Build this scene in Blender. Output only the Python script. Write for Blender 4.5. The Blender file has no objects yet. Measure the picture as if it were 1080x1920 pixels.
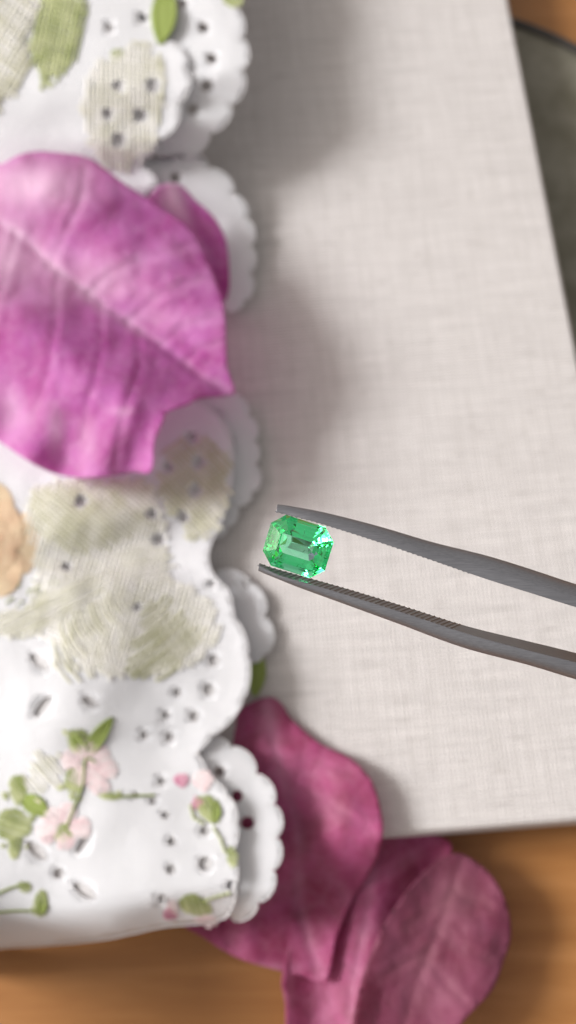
import bpy, math, random
import numpy as np
from mathutils import Vector, noise, geometry

# ------------------------------------------------------------------ camera, world, sun (1 unit = 1 cm)
random.seed(4)
sc = bpy.context.scene
COL = sc.collection
sc.unit_settings.scale_length = 0.01
TILT = math.radians(20.4)
FPX = 2000.0                      # focal length in photograph pixels
BOARD_Z = 1.25                    # top of the linen board above the table
DIST = 20.0
cam_d = bpy.data.cameras.new('camera')
cam = bpy.data.objects.new('camera', cam_d)
COL.objects.link(cam)
sc.camera = cam
CAM = Vector((0, -DIST * math.sin(TILT), BOARD_Z + DIST * math.cos(TILT)))
cam.location = CAM
cam.rotation_euler = (TILT, 0, 0)
cam_d.sensor_fit = 'VERTICAL'
cam_d.sensor_height = 36
cam_d.lens = FPX / 1920 * 36
cam_d.clip_start = 0.5
cam_d.clip_end = 2000
FOCUS = 10.4
cam_d.dof.use_dof = True
cam_d.dof.focus_distance = FOCUS
cam_d.dof.aperture_fstop = cam_d.lens * 1e-3 / 0.155

SUN_EL = math.radians(32)
travel = Vector((0.99, -0.10, 0)).normalized()      # shadows fall to the right and a little towards us
sun_vec = Vector((-travel.x * math.cos(SUN_EL), -travel.y * math.cos(SUN_EL), math.sin(SUN_EL)))
w = bpy.data.worlds.new('World')
sc.world = w
w.use_nodes = True
wt = w.node_tree
bg = wt.nodes['Background']
sky = wt.nodes.new('ShaderNodeTexSky')
sky.sky_type = 'NISHITA'
sky.sun_disc = False
sky.sun_elevation = SUN_EL
sky.sun_rotation = math.atan2(sun_vec.x, sun_vec.y)
sky.air_density = 1.0
sky.dust_density = 4.0
hs = wt.nodes.new('ShaderNodeHueSaturation')
hs.inputs['Saturation'].default_value = 0.12
wt.links.new(sky.outputs[0], hs.inputs['Color'])
warm = wt.nodes.new('ShaderNodeMix')
warm.data_type = 'RGBA'
warm.blend_type = 'MULTIPLY'
warm.inputs[0].default_value = 1.0
warm.inputs[7].default_value = (1.09, 0.975, 0.89, 1)
wt.links.new(hs.outputs[0], warm.inputs[6])
wt.links.new(warm.outputs[2], bg.inputs[0])
bg.inputs[1].default_value = 0.148
sd = bpy.data.lights.new('sun', 'SUN')
sun = bpy.data.objects.new('sun', sd)
COL.objects.link(sun)
sun.rotation_euler = sun_vec.to_track_quat('Z', 'Y').to_euler()
sd.energy = 3.9
sd.angle = math.radians(18)
sd.color = (1.0, 0.985, 0.985)
sc.view_settings.view_transform = 'Standard'
sc.view_settings.look = 'None'
sc.view_settings.exposure = 0.12
sc.view_settings.gamma = 1
cy = sc.cycles
cy.max_bounces = 18
cy.transmission_bounces = 16
cy.transparent_max_bounces = 16
cy.diffuse_bounces = 5
cy.glossy_bounces = 10
cy.sample_clamp_indirect = 12
cy.use_denoising = True

# ------------------------------------------------------------------ helpers
R_ = Vector((1, 0, 0))
U_ = Vector((0, math.cos(TILT), math.sin(TILT)))
F_ = Vector((0, math.sin(TILT), -math.cos(TILT)))

def ray(px, py):
    return F_ + R_ * ((px - 540) / FPX) + U_ * ((960 - py) / FPX)

def P(px, py, h=0.0):
    """measured point of the photograph at height h above the board top"""
    d = ray(px, py)
    return CAM + d * ((BOARD_Z + h - CAM.z) / d.z)

def Q(px, py, depth=FOCUS):
    return CAM + ray(px, py) * depth

def ss(a, b, x):
    t = min(1, max(0, (x - a) / (b - a)))
    return t * t * (3 - 2 * t)

def lerp_tab(tab, x):
    if x <= tab[0][0]:
        return tab[0][1]
    for (a, va), (b, vb) in zip(tab, tab[1:]):
        if x <= b:
            t = (x - a) / (b - a)
            t = t * t * (3 - 2 * t)
            return va + (vb - va) * t
    return tab[-1][1]

def mesh_obj(name, verts, faces, mat, parent=None, smooth=True, attr=None):
    me = bpy.data.meshes.new(name)
    me.from_pydata([tuple(v) for v in verts], [], faces)
    if attr:
        for an, vals in attr.items():
            a = me.attributes.new(an, 'FLOAT', 'POINT')
            a.data.foreach_set('value', vals)
    if smooth:
        me.polygons.foreach_set('use_smooth', [True] * len(me.polygons))
    me.materials.append(mat)
    me.update()
    o = bpy.data.objects.new(name, me)
    COL.objects.link(o)
    if parent:
        o.parent = parent
        o.matrix_parent_inverse.identity()
        o.location = -parent.location
    return o

def empty(name, loc):
    o = bpy.data.objects.new(name, None)
    COL.objects.link(o)
    o.location = loc
    o.empty_display_size = 0.5
    return o

def tag(o, label, cat, group=None):
    o['label'] = label
    o['category'] = cat
    if group:
        o['group'] = group
    return o

def pip(poly, xs, ys):
    inside = np.zeros(len(xs), bool)
    n = len(poly)
    j = n - 1
    for i in range(n):
        xi, yi = poly[i]
        xj, yj = poly[j]
        c = ((yi > ys) != (yj > ys)) & (xs < (xj - xi) * (ys - yi) / ((yj - yi) or 1e-9) + xi)
        inside ^= c
        j = i
    return inside

def resample(poly, step, closed=True):
    out = []
    n = len(poly)
    for i in range(n if closed else n - 1):
        a, b = poly[i], poly[(i + 1) % n]
        L = math.hypot(b[0] - a[0], b[1] - a[1])
        k = max(1, int(round(L / step)))
        for q in range(k):
            out.append((a[0] + (b[0] - a[0]) * q / k, a[1] + (b[1] - a[1]) * q / k))
    if not closed:
        out.append(poly[-1])
    return out

def smooth_poly(pts, closed=True, sub=6):
    """Catmull-Rom through the points"""
    n = len(pts)
    out = []
    for i in range(n if closed else n - 1):
        if closed:
            p0, p1, p2, p3 = pts[i - 1], pts[i], pts[(i + 1) % n], pts[(i + 2) % n]
        else:
            p0, p1, p2, p3 = pts[max(i - 1, 0)], pts[i], pts[i + 1], pts[min(i + 2, n - 1)]
        for q in range(sub):
            t = q / sub
            out.append(tuple(0.5 * ((2 * p1[k]) + (-p0[k] + p2[k]) * t + (2 * p0[k] - 5 * p1[k] + 4 * p2[k] - p3[k]) * t * t
                             + (-p0[k] + 3 * p1[k] - 3 * p2[k] + p3[k]) * t ** 3) for k in range(2)))
    if not closed:
        out.append(tuple(pts[-1]))
    return out

SP = smooth_poly

def scallops(notches, bulge=0.36, side=1, n=9):
    out = []
    for a, b in zip(notches, notches[1:]):
        dx, dy = b[0] - a[0], b[1] - a[1]
        nx, ny = dy * side, -dx * side
        for q in range(n):
            t = q / n
            ang = math.pi * t
            s = bulge * math.sin(ang) ** 0.75
            tt = 0.5 - 0.5 * math.cos(ang) * (0.78 + 0.22 * abs(math.cos(ang)))
            out.append((a[0] + dx * tt + nx * s, a[1] + dy * tt + ny * s))
    out.append(tuple(notches[-1]))
    return out

def sheet(poly, holes, step):
    """triangulated flat sheet (photo-pixel layout) with real holes"""
    pts = [Vector(p) for p in poly]
    edges = [(i, (i + 1) % len(poly)) for i in range(len(poly))]
    for h in holes:
        b = len(pts)
        pts += [Vector(p) for p in h]
        edges += [(b + i, b + (i + 1) % len(h)) for i in range(len(h))]
    A = np.array(poly)
    gx, gy = np.meshgrid(np.arange(A[:, 0].min(), A[:, 0].max(), step), np.arange(A[:, 1].min(), A[:, 1].max(), step * 0.866))
    gx = gx + (np.arange(gx.shape[0])[:, None] % 2) * step / 2
    gx, gy = gx.ravel(), gy.ravel()
    ok = pip(poly, gx, gy)
    for h in holes:
        H = np.array(h)
        c = H.mean(0)
        rr = np.abs(H - c).max() + step * 0.4
        ok &= ~((np.abs(gx - c[0]) < rr) & (np.abs(gy - c[1]) < rr))
    E = np.array(resample(poly, step * 0.5))
    for i0 in range(0, len(gx), 2000):
        sl = slice(i0, i0 + 2000)
        d = np.min((gx[sl, None] - E[None, :, 0]) ** 2 + (gy[sl, None] - E[None, :, 1]) ** 2, axis=1)
        ok[sl] &= d > (step * 0.45) ** 2
    pts += [Vector((x, y)) for x, y in zip(gx[ok], gy[ok])]
    v, e, f, _, _, _ = geometry.delaunay_2d_cdt(pts, edges, [], 0, 1e-4)
    vx = np.array([(p.x, p.y) for p in v])
    F = np.array([list(t) for t in f if len(t) == 3])
    c = vx[F].mean(1)
    keep = pip(poly, c[:, 0], c[:, 1])
    for h in holes:
        keep &= ~pip(h, c[:, 0], c[:, 1])
    F = F[keep]
    F = F[:, ::-1]                # image y runs down: turn the faces up
    used = np.unique(F)
    remap = -np.ones(len(vx), int)
    remap[used] = np.arange(len(used))
    return vx[used], remap[F].tolist()

def up_faces(verts, faces):
    out = []
    for f in faces:
        n = (verts[f[1]] - verts[f[0]]).cross(verts[f[2]] - verts[f[0]])
        out.append(tuple(f) if n.z >= 0 else tuple(reversed(f)))
    return out

def nz(x, y, s, seed=0.0):
    return noise.noise(Vector((x / s, y / s, seed)))

# ------------------------------------------------------------------ node materials
def new_mat(name):
    m = bpy.data.materials.new(name)
    m.use_nodes = True
    nt = m.node_tree
    return m, nt, nt.nodes['Principled BSDF'], nt.nodes['Material Output']

class N:
    def __init__(s, nt): s.nt = nt
    def new(s, t, **k):
        n = s.nt.nodes.new(t)
        for a, v in k.items():
            if a in n.inputs.keys():
                n.inputs[a].default_value = v
            else:
                setattr(n, a, v)
        return n
    def link(s, a, b): s.nt.links.new(a, b)
    def coords(s, scale=(1, 1, 1), rot=(0, 0, 0)):
        tc = s.new('ShaderNodeTexCoord')
        mp = s.new('ShaderNodeMapping')
        mp.inputs['Scale'].default_value = scale
        mp.inputs['Rotation'].default_value = rot
        s.link(tc.outputs['Object'], mp.inputs['Vector'])
        return mp.outputs[0]
    def noise(s, vec, scale, detail=3, rough=0.5, dist=0.0):
        n = s.new('ShaderNodeTexNoise')
        n.inputs['Scale'].default_value = scale
        n.inputs['Detail'].default_value = detail
        n.inputs['Roughness'].default_value = rough
        n.inputs['Distortion'].default_value = dist
        s.link(vec, n.inputs['Vector'])
        return n.outputs['Fac']
    def ramp(s, fac, stops):
        r = s.new('ShaderNodeValToRGB')
        el = r.color_ramp.elements
        while len(el) < len(stops): el.new(0.5)
        for e, (p, c) in zip(el, stops):
            e.position = p
            e.color = (*c, 1) if len(c) == 3 else c
        s.link(fac, r.inputs[0])
        return r.outputs[0]
    def mix(s, fac, a, b, blend='MIX'):
        m = s.new('ShaderNodeMix')
        m.data_type = 'RGBA'
        m.blend_type = blend
        for sock, v in ((m.inputs[0], fac), (m.inputs[6], a), (m.inputs[7], b)):
            if hasattr(v, 'is_output') or isinstance(v, bpy.types.NodeSocket):
                s.link(v, sock)
            elif isinstance(v, (int, float)):
                sock.default_value = v
            else:
                sock.default_value = (*v, 1)
        return m.outputs[2]
    def math(s, op, a, b=None):
        m = s.new('ShaderNodeMath')
        m.operation = op
        for sock, v in zip(m.inputs, (a, b)):
            if v is None: continue
            if isinstance(v, bpy.types.NodeSocket): s.link(v, sock)
            else: sock.default_value = v
        return m.outputs[0]
    def bump(s, h, strength, dist, prev=None):
        b = s.new('ShaderNodeBump')
        b.inputs['Strength'].default_value = strength
        b.inputs['Distance'].default_value = dist
        s.link(h, b.inputs['Height'])
        if prev is not None: s.link(prev, b.inputs['Normal'])
        return b.outputs[0]
    def attr(s, name):
        a = s.new('ShaderNodeAttribute')
        a.attribute_name = name
        return a.outputs['Fac']

def fabric_mat(name, col, col2=None, transl=0.18, fine=60.0, bump=0.35, rough=0.9, rnd=None):
    m, nt, b, out = new_mat(name)
    n = N(nt)
    v = n.coords()
    blot = n.noise(v, 1.4, 4)
    c = n.mix(n.math('MULTIPLY', blot, 0.8), col, col2 or tuple(x * 0.93 for x in col))
    if rnd:
        c = n.mix(n.attr('tone'), c, rnd)
    n.link(c, b.inputs['Base Color'])
    b.inputs['Roughness'].default_value = rough
    b.inputs['Specular IOR Level'].default_value = 0.06
    w1 = n.noise(n.coords((1, 6, 1)), fine, 2)
    w2 = n.noise(n.coords((6, 1, 1)), fine, 2)
    nb = n.bump(n.math('ADD', w1, w2), bump, 0.02)
    nb = n.bump(n.noise(v, 7, 3), 0.12, 0.03, nb)
    n.link(nb, b.inputs['Normal'])
    if transl:
        tr = n.new('ShaderNodeBsdfTranslucent')
        n.link(c, tr.inputs['Color'])
        mx = n.new('ShaderNodeMixShader')
        mx.inputs[0].default_value = transl
        n.link(b.outputs[0], mx.inputs[1])
        n.link(tr.outputs[0], mx.inputs[2])
        n.link(mx.outputs[0], out.inputs['Surface'])
    return m

def linen_mat():
    m, nt, b, out = new_mat('linen')
    n = N(nt)
    # weft: long threads along x, warp: along y, with slubs (thicker stretches of thread)
    weft = n.noise(n.coords((0.35, 9.0, 1)), 1.6, 4, 0.6)
    warp = n.noise(n.coords((9.0, 0.35, 1)), 1.4, 4, 0.6)
    def weave(rot, sc_):
        wv = n.new('ShaderNodeTexWave')
        wv.wave_type = 'BANDS'
        wv.bands_direction = 'X' if rot else 'Y'
        wv.inputs['Scale'].default_value = sc_
        wv.inputs['Distortion'].default_value = 2.2
        wv.inputs['Detail'].default_value = 2
        wv.inputs['Detail Scale'].default_value = 1.2
        n.link(n.coords((1, .25, 1) if rot else (.25, 1, 1)), wv.inputs['Vector'])
        return wv.outputs['Fac']
    wx, wy = weave(True, 4.1), weave(False, 4.4)
    slub = n.ramp(n.noise(n.coords((1.2, 7.0, 1)), 1.3, 3, 0.55), [(0.60, (0, 0, 0)), (0.72, (1, 1, 1))])
    slub2 = n.ramp(n.noise(n.coords((7.0, 1.4, 1)), 1.1, 3, 0.55), [(0.60, (0, 0, 0)), (0.74, (1, 1, 1))])
    base = n.mix(n.ramp(weft, [(0.32, (0, 0, 0)), (0.68, (1, 1, 1))]), (0.525, 0.512, 0.508), (0.68, 0.663, 0.655))
    base = n.mix(n.math('MULTIPLY', n.ramp(warp, [(0.4, (0, 0, 0)), (0.62, (1, 1, 1))]), 0.55), base, (0.50, 0.485, 0.475))
    base = n.mix(n.math('MULTIPLY', slub, 0.6), base, (0.37, 0.35, 0.34))
    base = n.mix(n.math('MULTIPLY', slub2, 0.45), base, (0.40, 0.385, 0.37))
    base = n.mix(n.math('MULTIPLY', n.math('MULTIPLY', wx, wy), 0.5), base, (0.46, 0.445, 0.44))
    n.link(base, b.inputs['Base Color'])
    b.inputs['Roughness'].default_value = 0.92
    b.inputs['Specular IOR Level'].default_value = 0.15
    h = n.math('ADD', n.math('MULTIPLY', wx, 0.5), n.math('MULTIPLY', wy, 0.8))
    h = n.math('ADD', h, n.math('MULTIPLY', weft, 0.5))
    n.link(n.bump(h, 0.75, 0.016), b.inputs['Normal'])
    return m

def wood_mat():
    m, nt, b, out = new_mat('table_wood')
    n = N(nt)
    ROT = (0, 0, math.radians(-24))
    g = n.noise(n.coords((0.16, 1.6, 1), ROT), 1.5, 6, 0.62, 0.6)
    g2 = n.noise(n.coords((0.5, 14, 1), ROT), 2.4, 3, 0.6)
    c = n.ramp(g, [(0.28, (0.26, 0.108, 0.028)), (0.50, (0.31, 0.138, 0.040)), (0.72, (0.37, 0.175, 0.058))])
    c = n.mix(n.math('MULTIPLY', n.ramp(g2, [(0.45, (0, 0, 0)), (0.75, (1, 1, 1))]), 0.15), c, (0.17, 0.08, 0.03))
    n.link(c, b.inputs['Base Color'])
    b.inputs['Roughness'].default_value = 0.42
    n.link(n.bump(g2, 0.2, 0.02), b.inputs['Normal'])
    return m

def bract_mat(name, deep, mid, pale, transl=0.42):
    m, nt, b, out = new_mat(name)
    n = N(nt)
    v = n.coords()
    blot = n.noise(v, 1.3, 5, 0.6, 0.4)
    c = n.mix(n.ramp(blot, [(0.35, (0, 0, 0)), (0.65, (1, 1, 1))]), deep, mid)
    c = n.mix(n.math('MULTIPLY', n.ramp(n.noise(v, 5.5, 4, 0.6), [(0.42, (0, 0, 0)), (0.8, (1, 1, 1))]), 0.16), c, pale)
    c = n.mix(n.attr('pale'), c, pale)
    CC = c
    b.inputs['Roughness'].default_value = 0.55
    b.inputs['Specular IOR Level'].default_value = 0.35
    b.inputs['Sheen Weight'].default_value = 0.25
    b.inputs['Sheen Roughness'].default_value = 0.4
    vo = n.new('ShaderNodeTexVoronoi')
    vo.feature = 'DISTANCE_TO_EDGE'
    vo.inputs['Scale'].default_value = 2.3
    n.link(v, vo.inputs['Vector'])
    net = n.ramp(vo.outputs['Distance'], [(0.0, (0, 0, 0)), (0.09, (1, 1, 1))])
    nd = n.new('ShaderNodeVectorMath'); nd.operation = 'ADD'
    nx = n.new('ShaderNodeTexNoise'); nx.inputs['Scale'].default_value = 1.5
    n.link(v, nx.inputs['Vector']); n.link(v, nd.inputs[0])
    n.link(nx.outputs['Color'], nd.inputs[1]); n.link(nd.outputs[0], vo.inputs['Vector'])
    nb = n.bump(net, 0.16, 0.03)
    nb = n.bump(n.noise(v, 3.2, 5, 0.62, 0.8), 0.40, 0.08, nb)
    n.link(nb, b.inputs['Normal'])
    c = n.mix(n.math('MULTIPLY', n.math('SUBTRACT', 1.0, net), 0.10), CC, pale)
    n.link(c, b.inputs['Base Color'])
    tr = n.new('ShaderNodeBsdfTranslucent')
    n.link(c, tr.inputs['Color'])
    n.link(nb, tr.inputs['Normal'])
    mx = n.new('ShaderNodeMixShader')
    mx.inputs[0].default_value = transl
    n.link(b.outputs[0], mx.inputs[1])
    n.link(tr.outputs[0], mx.inputs[2])
    thin = n.new('ShaderNodeBsdfTransparent')     # the tissue is thin enough to let some light straight through
    thin.inputs['Color'].default_value = (0.95, 0.42, 0.60, 1)
    m2 = n.new('ShaderNodeMixShader')
    m2.inputs[0].default_value = 0.16
    n.link(mx.outputs[0], m2.inputs[1])
    n.link(thin.outputs[0], m2.inputs[2])
    n.link(m2.outputs[0], out.inputs['Surface'])
    return m

def steel_mat():
    m, nt, b, out = new_mat('brushed_steel')
    n = N(nt)
    ang = -math.atan(0.27)
    g = n.noise(n.coords((1.2, 40, 40), (0, 0, -ang)), 3.0, 4, 0.6)
    spk = n.noise(n.coords(), 26, 3, 0.6)
    c = n.mix(n.ramp(g, [(0.3, (0, 0, 0)), (0.7, (1, 1, 1))]), (0.125, 0.130, 0.143), (0.185, 0.192, 0.208))
    n.link(c, b.inputs['Base Color'])
    b.inputs['Metallic'].default_value = 0.42
    n.link(n.math('ADD', n.math('MULTIPLY', g, 0.2), 0.34), b.inputs['Roughness'])
    nb = n.bump(g, 0.18, 0.004)
    nb = n.bump(spk, 0.10, 0.006, nb)
    n.link(nb, b.inputs['Normal'])
    return m

def gem_mat():
    m, nt, b, out = new_mat('emerald')
    n = N(nt)
    b.inputs['Base Color'].default_value = (0.97, 1.0, 0.98, 1)
    b.inputs['Transmission Weight'].default_value = 1.0
    b.inputs['Roughness'].default_value = 0.0
    b.inputs['IOR'].default_value = 1.58
    ab = n.new('ShaderNodeVolumeAbsorption')
    ab.inputs['Color'].default_value = (0.0, 1.0, 0.60, 1)
    ab.inputs['Density'].default_value = 2.7
    n.link(ab.outputs[0], out.inputs['Volume'])
    return m

M = {}
M['linen'] = linen_mat()
M['wood'] = wood_mat()
M['cloth'] = fabric_mat('white_cotton', (0.80, 0.82, 0.85), (0.75, 0.77, 0.80), fine=22, bump=0.5)
M['added_backing'] = fabric_mat('added_backing_cotton', (0.78, 0.78, 0.79), (0.70, 0.70, 0.70))  # pale cotton for the sheet added under the eyelets
M['edging'] = fabric_mat('white_thread', (0.82, 0.83, 0.85), transl=0.05, bump=0.7, fine=30)
M['sage'] = fabric_mat('sage_thread', (0.38, 0.40, 0.21), (0.48, 0.48, 0.31), transl=0.15, rnd=(0.72, 0.72, 0.60))
M['ivory'] = fabric_mat('ivory_thread', (0.54, 0.55, 0.39), (0.66, 0.65, 0.53), transl=0.2, rnd=(0.88, 0.88, 0.84))
M['moss'] = fabric_mat('moss_thread', (0.24, 0.30, 0.10), (0.34, 0.38, 0.18), transl=0.1, rnd=(0.58, 0.62, 0.36))
M['green'] = fabric_mat('green_ribbon', (0.28, 0.37, 0.09), (0.36, 0.43, 0.16), transl=0.2, rough=0.55)
M['pink'] = fabric_mat('pink_thread', (0.77, 0.56, 0.60), (0.80, 0.66, 0.67), transl=0.1, rnd=(0.82, 0.74, 0.75))
M['rosy'] = fabric_mat('rose_thread', (0.48, 0.13, 0.26), (0.58, 0.26, 0.38), transl=0.1, rnd=(0.74, 0.42, 0.52))
M['peach'] = fabric_mat('peach_ribbon', (0.80, 0.56, 0.38), (0.84, 0.66, 0.48), transl=0.4, rough=0.7, rnd=(0.85, 0.72, 0.52))
M['bract'] = bract_mat('magenta_bract', (0.52, 0.105, 0.42), (0.64, 0.22, 0.60), (0.90, 0.74, 0.89), 0.52)
M['wine'] = bract_mat('wine_bract', (0.31, 0.045, 0.12), (0.50, 0.10, 0.27), (0.66, 0.34, 0.50), 0.34)
M['dusky'] = bract_mat('dusky_bract', (0.21, 0.040, 0.085), (0.30, 0.085, 0.16), (0.34, 0.16, 0.20), 0.34)
M['steel'] = steel_mat()
M['gem'] = gem_mat()

# ------------------------------------------------------------------ table, dish, board
def plane_grid(name, x0, x1, y0, y1, z, mat):
    return mesh_obj(name, [(x0, y0, z), (x1, y0, z), (x1, y1, z), (x0, y1, z)], [(0, 1, 2, 3)], mat, smooth=False)
tb = plane_grid('table_surface', -70, 70, -50, 70, 0, M['wood'])
tb['kind'] = 'structure'

# round grey dish with a dark rim, its near half under the linen board
def lathe(name, profile, mat, centre, seg=96, parent=None):
    vs, fs = [], []
    k = len(profile)
    for i in range(seg):
        a = 2 * math.pi * i / seg
        for r, z in profile:
            vs.append(Vector((centre[0] + r * math.cos(a), centre[1] + r * math.sin(a), z)))
    for i in range(seg):
        j = (i + 1) % seg
        for q in range(k - 1):
            fs.append((i * k + q, j * k + q, j * k + q + 1, i * k + q + 1))
    return mesh_obj(name, vs, fs, mat, parent)

def glaze(name, a, b_, rough):
    m, nt, b, out = new_mat(name)
    n = N(nt)
    c = n.mix(n.ramp(n.noise(n.coords(), 1.1, 5, 0.6, 0.5), [(0.35, (0, 0, 0)), (0.68, (1, 1, 1))]), a, b_)
    n.link(c, b.inputs['Base Color'])
    b.inputs['Roughness'].default_value = rough
    n.link(n.bump(n.noise(n.coords(), 12, 4), 0.2, 0.03), b.inputs['Normal'])
    return m
M['glaze'] = glaze('grey_green_glaze', (0.14, 0.135, 0.095), (0.23, 0.225, 0.18), 0.5)
M['rim'] = glaze('dark_rim_glaze', (0.025, 0.024, 0.022), (0.05, 0.045, 0.04), 0.4)
pa, pb = P(975, 38, -1.1), P(1078, 82, -1.1)
RD = 6.3
ang = math.radians(-17)
mid = (pa + pb) / 2
nrm = Vector(((pb - pa).y, -(pb - pa).x, 0)).normalized()
if nrm.y > 0: nrm = -nrm
half = (pb - pa).length / 2
dc = mid + nrm * math.sqrt(RD * RD - half * half)
dish = empty('round_dish', (dc.x, dc.y, 0))
tag(dish, 'shallow grey-green round dish with a dark rim sticking out under the linen board', 'dish')
lathe('plate', [(0.0, 0.004), (RD - 0.30, 0.004), (RD - 0.12, 0.06), (RD - 0.12, 0.10), (RD - 0.4, 0.075), (0.0, 0.07)], M['glaze'], (dc.x, dc.y), parent=dish)
lathe('rim', [(RD - 0.125, 0.02), (RD, 0.03), (RD + 0.03, 0.10), (RD, 0.17), (RD - 0.10, 0.17), (RD - 0.20, 0.09), (RD - 0.125, 0.02)], M['rim'], (dc.x, dc.y), parent=dish)

# linen-covered board: two visible edges measured from the photograph
r0, r1 = P(955, 0), P(1080, 640)
b0, b1 = P(730, 1568), P(1080, 1540)
def isect(a, b, c, d):
    r = b - a; s = d - c
    t = ((c - a).x * s.y - (c - a).y * s.x) / (r.x * s.y - r.y * s.x)
    return a + r * t
corner = isect(r0, r1, b0, b1)
ub = (b0 - b1).normalized()          # towards the left along the near edge
ur = (r0 - r1).normalized()          # away from us along the right edge
print('board angle', math.degrees(ub.angle(ur)))
theta = math.atan2(-ub.y, -ub.x)
def board():
    W, L, T, r = 17.5, 24.0, 1.05, 0.12
    prof = []
    for k in range(5):
        a = math.pi / 2 * k / 4
        prof.append((r - r * math.sin(a), T / 2 - r + r * math.cos(a)))
    # rounded-corner slab with skewed sides so both edges run as measured
    vs, fs, rings = [], [], []
    tops = [(0, 0), (0, 1), (1, 1), (1, 0)]
    levels = [(r, BOARD_Z), (r * 0.45, BOARD_Z - r * 0.12), (0.03, BOARD_Z - r * 0.5), (0, BOARD_Z - r), (0, BOARD_Z - T + r), (0.03, BOARD_Z - T + r * 0.5), (r, BOARD_Z - T)]
    for inset, z in levels:
        ring = []
        for cx, cy_, a0 in ((0, 0, -90), (0, L, 0), (W, L, 90), (W, 0, 180)):
            sx, sy = (1 if cx == 0 else -1), (1 if cy_ == 0 else -1)
            cr = 0.22
            for q in range(6):
                a = math.radians(a0 + 90 * q / 5)
                # board frame: u towards left, v away
                u = cx + sx * cr - math.cos(a) * (cr - inset)
                v = cy_ + sy * cr + math.sin(a) * (cr - inset)
                p = corner + ub * u + ur * v
                ring.append(Vector((p.x, p.y, z)))
        rings.append(ring)
    n = len(rings[0])
    for rg in rings: vs += rg
    for k in range(len(rings) - 1):
        for i in range(n):
            j = (i + 1) % n
            fs.append((k * n + i, (k + 1) * n + i, (k + 1) * n + j, k * n + j))
    fs.append(tuple(range(n - 1, -1, -1)))
    fs.append(tuple((len(rings) - 1) * n + i for i in range(n)))
    me_rot = -theta
    o = mesh_obj('linen_board', vs, fs, M['linen'])
    import bmesh
    bm = bmesh.new(); bm.from_mesh(o.data); bmesh.ops.recalc_face_normals(bm, faces=bm.faces)
    # own axes along the threads
    from mathutils import Matrix
    T_ = Matrix.Translation(corner) @ Matrix.Rotation(theta, 4, 'Z')
    bmesh.ops.transform(bm, matrix=T_.inverted(), verts=bm.verts)
    bm.to_mesh(o.data); bm.free()
    o.matrix_world = T_
    md = o.modifiers.new('edge', 'BEVEL'); md.width = 0.015; md.limit_method = 'ANGLE'
    return o
bd = board()
tag(bd, 'cream slub linen covered board under the lace cloth, lying on the wooden table', 'board')

# ------------------------------------------------------------------ lace cloth
EDGE_B = [(-300, 2.0), (-100, 1.95), (150, 1.85), (250, 1.6), (340, 1.1), (420, 0.55), (800, 0.50), (950, 0.50), (1150, 0.50), (1350, 0.70), (1480, 0.98), (1660, 1.02), (1730, 0.75)]
EDGE_A = [(-300, 1.75), (-100, 1.75), (120, 1.68), (210, 1.35), (292, 0.9), (300, 0.75), (420, 0.40), (560, 0.25), (700, 0.22), (930, 0.20), (1080, 0.16), (1240, 0.16), (1380, 0.50), (1480, 0.78), (1660, 0.85), (1730, 0.55)]
CONT = [(-100, 300), (82, 310), (150, 345), (250, 300), (340, 300), (500, 330), (760, 400), (850, 437), (950, 415), (1040, 330), (1110, 425), (1240, 461), (1340, 430), (1411, 370), (1480, 420), (1543, 450), (1650, 440), (1730, 410)]
def wr(x, y):
    h = 0.09 * nz(x, y, 190, 1.3) + 0.026 * nz(x, y, 80, 4.1) + 0.004 * nz(x, y, 32, 9.7)
    # gathered folds near the rose
    g = math.exp(-(((x - 130) / 210) ** 2 + ((y - 1080) / 190) ** 2))
    a = math.atan2(y - 1020, x + 20)
    h += g * (0.012 * math.sin(a * 11 + 0.02 * x) + 0.03 * nz(x, y, 45, 2.2)) * ss(20, 90, math.hypot(x + 20, y - 1020))
    # low wrinkles at the near-left corner
    g2 = math.exp(-(((x - 20) / 150) ** 2 + ((y - 1720) / 60) ** 2))
    h += g2 * 0.022 * math.sin((y - 0.22 * x) / 9.0)
    return h
def HB(x, y):
    e = lerp_tab(EDGE_B, y)
    c = lerp_tab(CONT, y)
    d = max(0, c - x)
    top = 1.12 + 0.95 * (1 - ss(150, 480, y))
    top = top + 0.10 * ss(900, 1500, y)
    h = e + (top - e) * ss(0, 330, d) + wr(x, y) * (0.45 + 0.55 * ss(0, 120, d))
    yb = 1772 - 45 * ss(200, 420, x)        # the near edge rolls down to the table
    yb += 300 * ss(-40, -140, x)
    h += 0.9 * ss(-40, -180, x) * ss(1450, 1750, y)  # unseen corner past the left, raised to throw shade on the table wood
    r = min(1, max(0, (y - yb + 75) / 80))
    h -= (h + 1.12) * (1 - math.sqrt(max(0, 1 - r * r))) * (1 - 0.65 * ss(220, 400, x))
    return h
def HA(x, y):
    return min(lerp_tab(EDGE_A, y) + 0.0012 * max(0, 470 - x) + 0.7 * wr(x + 300, y), HB(x, y) - 0.09)

cloth = empty('lace_cloth', P(200, 1300, 0))
tag(cloth, 'white cotton lace cloth with scalloped eyelet edges and ribbon embroidery, lying over the linen board', 'lace cloth')

def circ(cx, cy_, r, r2=None, ang=0, n=14):
    r2 = r2 or r
    c, s = math.cos(math.radians(ang)), math.sin(math.radians(ang))
    return [(cx + r * math.cos(t) * c - r2 * math.sin(t) * s, cy_ + r * math.cos(t) * s + r2 * math.sin(t) * c)
            for t in (2 * math.pi * i / n for i in range(n))]
Z3 = lambda x, y: (x / 2.077, y / 2.077)
Z4 = lambda x, y: (x / 2.077, 250 + y / 2.077)
Z5 = lambda x, y: (x / 2, 740 + y / 2)
Z6 = lambda x, y: (x / 1.929, 1180 + y / 1.929)
Z7 = lambda x, y: (380 + x / 1.543, 1200 + y / 1.543)

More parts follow.
